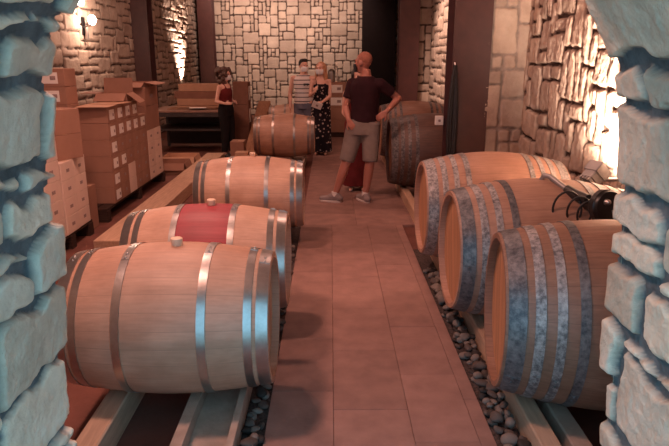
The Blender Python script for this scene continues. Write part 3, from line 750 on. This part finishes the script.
part('arm', MB().tube([(-.02, 0, 0), (.03, -.01, 0)], .014), [M['chrome']], t)

# ------------------------------------------------------------------ wand with black motor lying over the right barrels
t = thing('barrel_wand', 'steel wand with black motor and cable loops lying on the right barrels', 'tool', (1.26, 3.55, .952))
pts = [(-.015, -.02, -.10), (-.015, -.02, .0), (-.005, -.025, .022), (.02, -.06, .02), (.07, -.17, -.025), (.10, -.24, -.05)]
part('tube', MB().tube(pts, [.012, .015, .018, .017, .017, .017], 12), [M['alu']], t)
part('handle', MB().tube([(.075, -.18, -.025), (.10, -.24, -.045), (.14, -.32, -.055)], [.024, .030, .028], 14), [M['rubber']], t)
q = Vector((.19, -.40, -.075)); dq = Vector((.30, -.90, .12)).normalized(); mq = Matrix.Translation(q) @ dq.to_track_quat('Z', 'Y').to_matrix().to_4x4()
mo = MB(); mo.loft([(0, 0, -.12, .03, .03), (0, 0, -.05, .04, .04), (0, 0, -.02, .08, .08), (0, 0, 0, .094, .094), (0, 0, .03, .094, .094), (0, 0, .036, .088, .088), (0, 0, .05, .084, .084), (0, 0, .056, .07, .07)], 28); mo.v = [tuple(mq @ Vector(v)) for v in mo.v]
md = part('motor', mo, [M['black']], t, True, 30)
part('rating_plate', MB().box((-.016, -.02, -.026), (.016, .012, -.018), mtx=mq @ Matrix.Rotation(.2, 4, 'Z') @ Matrix.Translation((.02, -.03, .080))), [M['paper']], md, False)
part('grip_knob', MB().ell((0, 0, 0), (.018, .018, .03), 10, 8, mtx=mq @ Matrix.Translation((-.03, .03, .058))), [M['chrome']], md)
for k, (dx, dy, rr) in enumerate(((-.03, .02, .10), (.03, -.03, .085), (.07, -.09, .075))):
    P = [(.06+dx+rr*.75*math.cos(a), -.335+dy*.4-rr*.1*math.cos(a), -.11+rr*math.sin(a)*1.0-.01*k) for a in np.linspace(-.5, PI+.7, 18)]
    part('cable', MB().tube(P, .006, 8), [M['rubber']], t)

# small fittings on the near steel column
link('junction_box', MB().box((-.045, -.03, -.05), (.045, .02, .05), bev=.006).box((-.012, -.034, -.012), (.012, -.03, .012), 1).mesh('junction_box', [M['paper'], M['print']], False), None, (1.19, 6.74, .98), label='small white box on the dark steel column above the dark barrel', category='box')
t = thing('black_bundle', 'folded black hose hanging on the near dark steel column', 'bundle', (1.262, 6.39, .35))  # dark loops stand for an unidentified long dark shape on the column
P = [(0, -.03, 1.22), (-.02, -.035, 1.1), (-.04, -.035, .8), (-.045, -.035, .5), (-.03, -.03, .3), (0, -.03, .22), (.03, -.03, .3), (.035, -.03, .6), (.03, -.03, .9), (.012, -.03, 1.15), (0, -.03, 1.22)]
part('outer_loop', MB().tube(P, .018, 8), [M['rubber']], t); part('inner_loop', MB().tube([(x*.45, y+.004, z*.93+.08) for x, y, z in P], .018, 8), [M['rubber']], t); part('hook', MB().tube([(0, -.04, 1.2), (0, 0, 1.24), (0, .012, 1.24)], .008), [M['chrome']], t)

# ------------------------------------------------------------------ people (offsets are in metres from the spot between the feet)
def hand(b, wr, d, n, s=1., side=1, curl=.5):
    """palm and five fingers; d points along the hand, n is the back of the hand"""
    wr = Vector(wr); d = Vector(d).normalized(); n = Vector(n); n = (n-d*n.dot(d)).normalized(); x = d.cross(n)*side
    pc = wr + d*.05*s
    for k in range(4): b.cap(wr + x*(k-1.5)*.010*s, wr + d*.082*s + x*(k-1.5)*.019*s, .015*s, .0125*s, 8)
    for k, L in enumerate((.062, .072, .067, .05)):
        p0 = wr + d*.085*s + x*(1.5-k)*.0195*s; a = curl; p1 = p0 + (d*math.cos(a)-n*math.sin(a))*L*.5*s; a = curl*2.1; p2 = p1 + (d*math.cos(a)-n*math.sin(a))*L*.5*s
        b.cap(p0, p1, .0095*s, .009*s, 7); b.cap(p1, p2, .009*s, .008*s, 7)
    t0 = wr + d*.03*s + x*.03*s; t1 = t0 + (d*.6+x*.8-n*.2).normalized()*.04*s; t2 = t1 + (d*.9+x*.25-n*.35).normalized()*.032*s
    b.cap(t0, t1, .014*s, .0115*s, 8); b.cap(t1, t2, .0115*s, .009*s, 8)
def head(root, b, c, k, yaw, skin, female=False):
    """adds skull, jaw, nose and ears to the body pieces; eyes and lips become children"""
    m = Matrix.Translation(c) @ Matrix.Rotation(yaw, 4, 'Z') @ Matrix.Scale(k, 4)
    T = lambda p: m @ Vector(p)
    rot = Matrix.Rotation(yaw, 3, 'Z')
    def E(p, r): b.ell(T(p), tuple(x*k for x in r), 18, 12, mtx=rot)
    E((0, .012, .03), (.076, .092, .088)); E((0, -.012, -.02), (.064, .078, .085)); E((0, -.045, -.075), (.036, .038, .036)); E((0, -.02, -.06), (.052, .06, .05))
    b.cap(T((0, -.092, .015)), T((0, -.108, -.022)), .010*k, .015*k, 8)
    E((0, -.086, .03), (.045, .012, .012)); E((0, -.088, -.055), (.024, .012, .011))
    for s in (-1, 1):
        E((s*.077, .012, -.005), (.010, .02, .032)); E((s*.042, -.068, -.012), (.022, .016, .02))
    for s in (-1, 1): part('eye', MB().ell(T((s*.031, -.087, .010)), (.011*k, .009*k, .0065*k), 10, 8, mtx=rot), [M['eye']], root)
    if not female or True:
        l = MB(); l.ell(T((0, -.098, -.056)), (.021*k, .005*k, .0055*k), 10, 6, mtx=rot); part('lips', l, [M['lip']], root)
    return m
def mask(root, m, mt):
    V = []; F = []; nu, nv = 15, 8
    for o in (1.0, 1.04):
        for i in range(nu):
            a = math.radians(-68+136*i/(nu-1))
            for j in range(nv):
                z = -.098 + .088*j/(nv-1); f = math.sqrt(max(.05, 1-((z+.03)/.125)**2)); r = .082*f*o
                y = -(.104*f*o)*math.cos(a) - .012*math.exp(-(a*2.5)**2) - .004; x = r*math.sin(a)
                V.append(m @ Vector((x, y, z)))
    n = nu*nv
    for q in (0, n):
        for i in range(nu-1):
            for j in range(nv-1): F.append((q+i*nv+j, q+(i+1)*nv+j, q+(i+1)*nv+j+1, q+i*nv+j+1))
    for i in range(nu-1):
        for j in (0, nv-1): F.append((i*nv+j, (i+1)*nv+j, n+(i+1)*nv+j, n+i*nv+j))
    for j in range(nv-1):
        for i in (0, nu-1): F.append((i*nv+j, i*nv+j+1, n+i*nv+j+1, n+i*nv+j))
    part('face_mask', MB().add(V, F), [mt], root)
TORSO_M = [(.90, .155, .105), (.98, .165, .112), (1.06, .150, .102), (1.16, .158, .108), (1.27, .178, .118), (1.36, .175, .105), (1.41, .125, .08), (1.45, .066, .064), (1.52, .056, .058)]
TORSO_F = [(.88, .160, .112), (.96, .158, .11), (1.05, .122, .09), (1.13, .124, .095), (1.22, .140, .112), (1.30, .150, .10), (1.37, .145, .085), (1.42, .09, .066), (1.46, .05, .05), (1.53, .045, .048)]
def person(label, loc, H, yaw, arms, legs, lean=((0, 0), (0, 0)), head_yaw=0, skin='skin', female=False, feet=None, hand_dirs=None, cat='person', slim=1., head_shift=0.):
    """arms: two of (shoulder, elbow, wrist); legs: two of (hip, knee, ankle); feet: toe directions; all for a 1.70 m figure"""
    root = thing('person', label, cat, loc)
    k = H/1.7; b = MB(); TR = TORSO_F if female else TORSO_M
    (hx, hy), (tx, ty) = lean
    cx = lambda z: (hx + (tx-hx)*min(max((z-.9)/.5, 0), 1.1), hy + (ty-hy)*min(max((z-.9)/.5, 0), 1.1))
    b.loft([(*cx(z), z, rx*slim, ry) for z, rx, ry in TR], 24, rot=yaw)
    g = .86 if female else 1.
    for sh, el, wr in arms:
        b.cap(sh, el, .050*g, .039*g, 14); m1 = Vector(el).lerp(Vector(wr), .35); b.cap(el, m1, .038*g, .040*g, 14); b.cap(m1, wr, .040*g, .026*g, 14)
        b.cap((*cx(1.33), 1.33), sh, .07*g, .052*g, 14)
    for hp, kn, an in legs:
        b.cap(hp, kn, .086, .056, 16); m1 = Vector(kn).lerp(Vector(an), .3); b.cap(kn, m1, .055, .057, 14); b.cap(m1, an, .057, .036, 14)
    for (hp, kn, an), d in zip(legs, feet):
        d = Vector((*d, 0)).normalized(); a = Vector(an); heel = Vector((an[0], an[1], .035)) - d*.045; toe = Vector((an[0], an[1], .024)) + d*.155
        b.cap(heel, toe, .036, .024, 12); b.cap(a, heel + d*.06, .036, .036, 12)
    for (sh, el, wr), hd in zip(arms, hand_dirs):
        hand(b, wr, hd[0], hd[1], g, hd[2], hd[3])
    hc = Vector((*cx(1.5), 1.585)) + Matrix.Rotation(yaw, 3, 'Z') @ Vector((0, -.018, 0)) + Vector((head_shift, 0, 0))
    m = head(root, b, hc, 1.0, yaw+head_yaw, skin, female)
    remesh(b, 'body', [M[skin]], root, .009, 4)
    root.scale = (k, k, k)
    return root, m, cx
def cloth_loft(b, cx, rings, yaw, off=.012): b.loft([(*cx(z), z, rx+off, ry+off) for z, rx, ry in rings], 24, rot=yaw)

# bald man in the middle of the aisle, seen from behind
yaw = math.radians(200)
arms = [((.005, .03, 1.36), (-.07, .02, 1.10), (-.035, -.09, .965)), ((.315, -.02, 1.36), (.535, .06, 1.195), (.385, -.10, 1.06))]
legs = [((.055, .02, .90), (-.055, .0, .49), (-.185, .02, .085)), ((.225, -.02, .90), (.215, -.03, .49), (.170, .02, .085))]
bald, m, cx = person('bald man in dark maroon T-shirt and grey shorts with a hand on his hip', (.24, 7.0, 0), 1.70, yaw, arms, legs,
    lean=((.145, 0), (.155, 0)), slim=.9, head_shift=-.025, head_yaw=math.radians(34), skin='skin3', feet=[(-1, .25), (-.45, .9)], hand_dirs=[((.5, -.25, -.8), (-.3, -.9, 0), 1, .5), ((-.75, -.2, -.55), (.1, -1, .2), -1, .5)])
b = MB(); cloth_loft(b, cx, [(.90, .162, .115), (.96, .162, .118), (1.06, .150, .110), (1.16, .152, .112), (1.27, .164, .120), (1.36, .160, .106), (1.41, .118, .082), (1.445, .072, .068)], yaw, .013)
for sh, el, wr in arms:
    q = Vector(sh).lerp(Vector(el), .62); b.cap((*cx(1.33), 1.33), sh, .082, .066, 16); b.tube([Vector(sh), Vector(sh).lerp(Vector(el), .3), q], [.066, .064, .064], 18)
remesh(b, 't_shirt', [M['maroon']], bald, .010, 4)
b = MB(); cloth_loft(b, cx, [(.80, .165, .12), (.88, .170, .12), (.94, .166, .116), (.985, .160, .110)], yaw, .014)
for hp, kn, an in legs:
    q = Vector(hp).lerp(Vector(kn), 1.0); b.tube([Vector(hp)+Vector((0, 0, .03)), Vector(hp).lerp(Vector(kn), .4), q], [.108, .102, .088], 20)
remesh(b, 'shorts', [M['shorts']], bald, .010, 4)
for (hp, kn, an), d in zip(legs, [(-1, .25), (-.45, .9)]):
    d = Vector((*d, 0)).normalized(); a = Vector((an[0], an[1], 0)); s = MB(); s.cap(a - d*.05+Vector((0, 0, .045)), a + d*.16+Vector((0, 0, .036)), .045, .034, 14); s.cap(a - d*.02+Vector((0, 0, .075)), a + d*.05+Vector((0, 0, .06)), .046, .042, 14)
    s.v = [(x, y, max(z, .004)) for x, y, z in s.v]
    sh = remesh(s, 'shoe', [M['shoe']], bald, .008, 2)
    so = MB(); so.loft([(0, 0, 0, .135, .046), (0, 0, .016, .14, .05), (0, 0, .022, .135, .046)], 20, rot=math.atan2(d.y, d.x)); so.v = [(x+a.x+d.x*.055, y+a.y+d.y*.055, z) for x, y, z in so.v]; part('sole', so, [M['sole']], sh)
    part('sock', MB().tube([a+Vector((0, 0, .07)), a+Vector((0, 0, .125))], [.045, .043], 14), [M['sock']], bald)
hb = MB(); rot = Matrix.Rotation(yaw+math.radians(34), 3, 'Z'); hb.ell(m @ Vector((0, .022, .042)), (.0765, .088, .083), 20, 14, mtx=rot); part('cropped_hair', hb, [M['stubble']], bald)
mask(bald, m, M['mask_dark'])

# woman hidden behind the bald man
yaw = math.radians(15)
arms = [((-.16, 0, 1.36), (-.19, -.03, 1.1), (-.1, -.17, 1.02)), ((.16, 0, 1.36), (.19, -.03, 1.1), (.1, -.17, 1.02))]
legs = [((-.08, 0, .88), (-.08, -.01, .48), (-.075, 0, .085)), ((.08, 0, .88), (.08, -.01, .48), (.075, 0, .085))]
wr_, m, cx = person('dark-haired person in a long dark red dress almost hidden behind the bald man', (.335, 7.72, 0), 1.52, yaw, arms, legs, skin='skin2', female=True, feet=[(-.1, -1), (.1, -1)], hand_dirs=[((.7, -.6, .1), (0, -.5, 1), 1, .5), ((-.7, -.6, .1), (0, -.5, 1), -1, .5)])
b = MB(); cloth_loft(b, cx, [(.07, .19, .15), (.4, .18, .145), (.8, .175, .13), (.96, .17, .122), (1.05, .132, .10), (1.13, .134, .105), (1.22, .15, .122), (1.30, .158, .11), (1.37, .15, .092), (1.41, .10, .074)], yaw, .012)
remesh(b, 'dress', [M['red_cloth']], wr_, .011, 3)
hb = MB(); hb.ell(m @ Vector((0, .03, .035)), (.088, .092, .095), 18, 12); hb.ell(m @ Vector((0, .055, -.06)), (.075, .05, .10), 16, 10); hb.cap(m @ Vector((-.075, -.01, .03)), m @ Vector((-.08, .02, -.1)), .022, .02); hb.cap(m @ Vector((.075, -.01, .03)), m @ Vector((.08, .02, -.1)), .022, .02)
remesh(hb, 'hair', [M['hair_dark']], wr_, .009, 2)

# woman in dark clothes by the table
yaw = math.radians(62)
arms = [((-.09, -.14, 1.355), (-.15, -.17, 1.09), (.03, -.24, 1.055)), ((.05, .15, 1.355), (.08, .16, 1.09), (.20, .0, 1.06))]
legs = [((-.035, -.075, .88), (-.02, -.085, .48), (-.05, -.09, .085)), ((.035, .075, .88), (.07, .06, .48), (.06, .05, .085))]
wa, m, cx = person('woman with bushy dark hair and white mask in dark tank top and black trousers', (-1.79, 10.62, -.03), 1.50, yaw, arms, legs, skin='skin2', female=True, head_yaw=.12, feet=[(.75, -.6), (.9, -.4)], hand_dirs=[((.95, .15, .05), (0, -1, .3), -1, .25), ((.3, -.9, .0), (.9, .2, .2), 1, .3)])
b = MB(); cloth_loft(b, cx, [(.94, .165, .118), (1.05, .130, .098), (1.13, .132, .103), (1.22, .148, .120), (1.29, .152, .106), (1.335, .13, .088)], yaw, .010)
rt = Matrix.Rotation(yaw, 3, 'Z')
for s in (-1, 1): b.tube([rt @ Vector((s*.075, -.085, 1.32)), rt @ Vector((s*.085, -.03, 1.415)), rt @ Vector((s*.08, .05, 1.39)), rt @ Vector((s*.07, .085, 1.31))], .018, 10)
remesh(b, 'tank_top', [M['red_cloth']], wa, .010, 3)
b = MB(); cloth_loft(b, cx, [(.80, .165, .125), (.90, .175, .13), (.96, .168, .122), (1.04, .14, .105)], yaw, .010)
for hp, kn, an in legs: b.tube([Vector(hp), Vector(hp).lerp(Vector(kn), .5), Vector(kn), Vector(an)+Vector((0, 0, .03))], [.102, .098, .078, .058], 18)
remesh(b, 'trousers', [M['black_cloth']], wa, .010, 3)
for (hp, kn, an), d in zip(legs, [(.75, -.6), (.9, -.4)]):
    d = Vector((*d, 0)).normalized(); a = Vector((an[0], an[1], 0)); s = MB(); s.cap(a - d*.045+Vector((0, 0, .04)), a + d*.15+Vector((0, 0, .03)), .042, .03, 14); s.v = [(x, y, max(z, .002)) for x, y, z in s.v]; part('shoe', s, [M['shoe_black']], wa)
mask(wa, m, M['mask'])
random.seed(5); hb = MB(); hb.ell(m @ Vector((0, .035, .05)), (.105, .115, .105), 18, 12)
for k in range(60):
    a = random.uniform(.6, 2*PI-.6); z = random.uniform(-.16, .12); r = .125*math.sqrt(max(.15, 1-((z+.0)/.18)**2)); hb.ell(m @ Vector((math.sin(a)*r, -math.cos(a)*r*1.1+.045, z)), (.04, .04, .04), 8, 6)
remesh(hb, 'hair', [M['hair_brown']], wa, .010, 1)

# man in the striped top
yaw = math.radians(14)
arms = [((-.20, 0, 1.365), (-.265, .03, 1.09), (-.255, -.08, .84)), ((.20, -.03, 1.365), (.25, .0, 1.1), (.23, -.1, .88))]
legs = [((-.09, 0, .9), (-.10, -.01, .49), (-.10, .02, .085)), ((.09, -.02, .9), (.10, -.03, .49), (.11, 0, .085))]
ms, m, cx = person('dark-haired man with white mask in a white sleeveless top with dark stripes', (-.475, 11.15, 0), 1.61, yaw, arms, legs, skin='skin2', head_yaw=.25, feet=[(-.1, -1), (.3, -1)], hand_dirs=[((.05, -.25, -1), (-1, 0, 0), -1, .35), ((0, -.25, -1), (1, 0, 0), 1, .35)])
b = MB(); cloth_loft(b, cx, [(.90, .172, .12), (.98, .172, .118), (1.06, .162, .112), (1.16, .166, .114), (1.27, .184, .122), (1.345, .180, .108), (1.40, .14, .085), (1.43, .09, .07)], yaw, .012)
remesh(b, 'sleeveless_top', [M['striped']], ms, .010, 3)
b = MB(); cloth_loft(b, cx, [(.80, .165, .12), (.88, .172, .12), (.96, .165, .115)], yaw, .010)
for hp, kn, an in legs: b.tube([Vector(hp), Vector(hp).lerp(Vector(kn), .5), Vector(hp).lerp(Vector(kn), .95)], [.105, .1, .088], 18)
remesh(b, 'jean_shorts', [M['jeans']], ms, .010, 3)
for (hp, kn, an), d in zip(legs, [(-.1, -1), (.3, -1)]):
    d = Vector((*d, 0)).normalized(); a = Vector((an[0], an[1], 0)); s = MB(); s.cap(a - d*.045+Vector((0, 0, .04)), a + d*.15+Vector((0, 0, .03)), .042, .03, 14); s.v = [(x, y, max(z, .002)) for x, y, z in s.v]; part('shoe', s, [M['shoe_black']], ms)
mask(ms, m, M['mask'])
hb = MB(); rot = Matrix.Rotation(yaw+.25, 3, 'Z'); hb.ell(m @ Vector((0, .03, .055)), (.084, .09, .083), 20, 14, mtx=rot); hb.ell(m @ Vector((0, -.035, .105)), (.066, .05, .035), 14, 10, mtx=rot)
for s in (-1, 1): hb.ell(m @ Vector((s*.074, .02, .02)), (.012, .03, .04), 10, 8, mtx=rot)
remesh(hb, 'hair', [M['hair_dark']], ms, .009, 1)
t = thing('sunglasses', 'dark sunglasses hanging at the neckline of the striped top', 'sunglasses', tuple(Vector((-.475, 11.15, 0)) + Vector((.05, -.150, 1.255))*(1.61/1.7)))
for s in (-1, 1): part('lens', MB().ell((s*.026, 0, 0), (.024, .007, .02), 14, 8), [M['black']], t)
part('frame', MB().tube([(-.05, .006, .012), (-.02, -.004, .016), (.02, -.004, .016), (.05, .006, .012)], .004, 6), [M['black']], t)

# woman in the floral dress
yaw = math.radians(-12)
arms = [((-.155, -.02, 1.36), (-.20, -.05, 1.10), (-.12, -.22, 1.17)), ((.155, .0, 1.36), (.17, -.06, 1.09), (.02, -.22, .99))]
legs = [((-.08, 0, .88), (-.08, -.01, .48), (-.075, 0, .085)), ((.08, 0, .88), (.08, -.01, .48), (.075, 0, .085))]
wf, m, cx = person('blond woman with white mask in a long dark floral dress holding a card', (-.165, 10.72, 0), 1.57, yaw, arms, legs, skin='skin2', female=True, head_yaw=-.2, feet=[(-.2, -1), (.05, -1)], hand_dirs=[((.35, -.3, .8), (-.5, -.8, 0), -1, .6), ((-.8, -.4, -.1), (.1, -.4, .9), 1, .5)])
b = MB(); cloth_loft(b, cx, [(.06, .20, .16), (.4, .185, .15), (.8, .175, .13), (.96, .165, .12), (1.05, .128, .096), (1.13, .13, .10), (1.22, .147, .12), (1.285, .15, .105), (1.315, .125, .085)], yaw, .012)
for s in (-1, 1): b.tube([Vector((s*.08, -.10, 1.30)), Vector((s*.09, -.03, 1.405)), Vector((s*.08, .07, 1.36)), Vector((s*.07, .09, 1.28))], .012, 8)
remesh(b, 'floral_dress', [M['floral']], wf, .011, 3)
mask(wf, m, M['mask'])
hb = MB(); rot = Matrix.Rotation(yaw-.2, 3, 'Z'); hb.ell(m @ Vector((0, .03, .04)), (.086, .092, .09), 18, 12, mtx=rot)
for s in (-1, 1):
    for k in range(4): hb.cap(m @ Vector((s*.068, -.015+.025*k, .05)), m @ Vector((s*(.09+.006*k), -.01+.03*k, -.20-.02*k)), .024, .02)
for k in range(4): hb.cap(m @ Vector((-.06+.04*k, .085, .04)), m @ Vector((-.07+.046*k, .10, -.23)), .03, .024)
remesh(hb, 'hair', [M['hair_blond']], wf, .009, 2)
link('card', MB().box((-.085, -.006, -.06), (.085, .006, .06)).box((-.02, -.0075, -.02), (.02, -.006, .015), 1).mesh('card', [M['paper'], M['print']], False), None, (-.225, 10.45, .87), (.5, .35, .1), label='pale card held low in front of the floral dress', category='card')
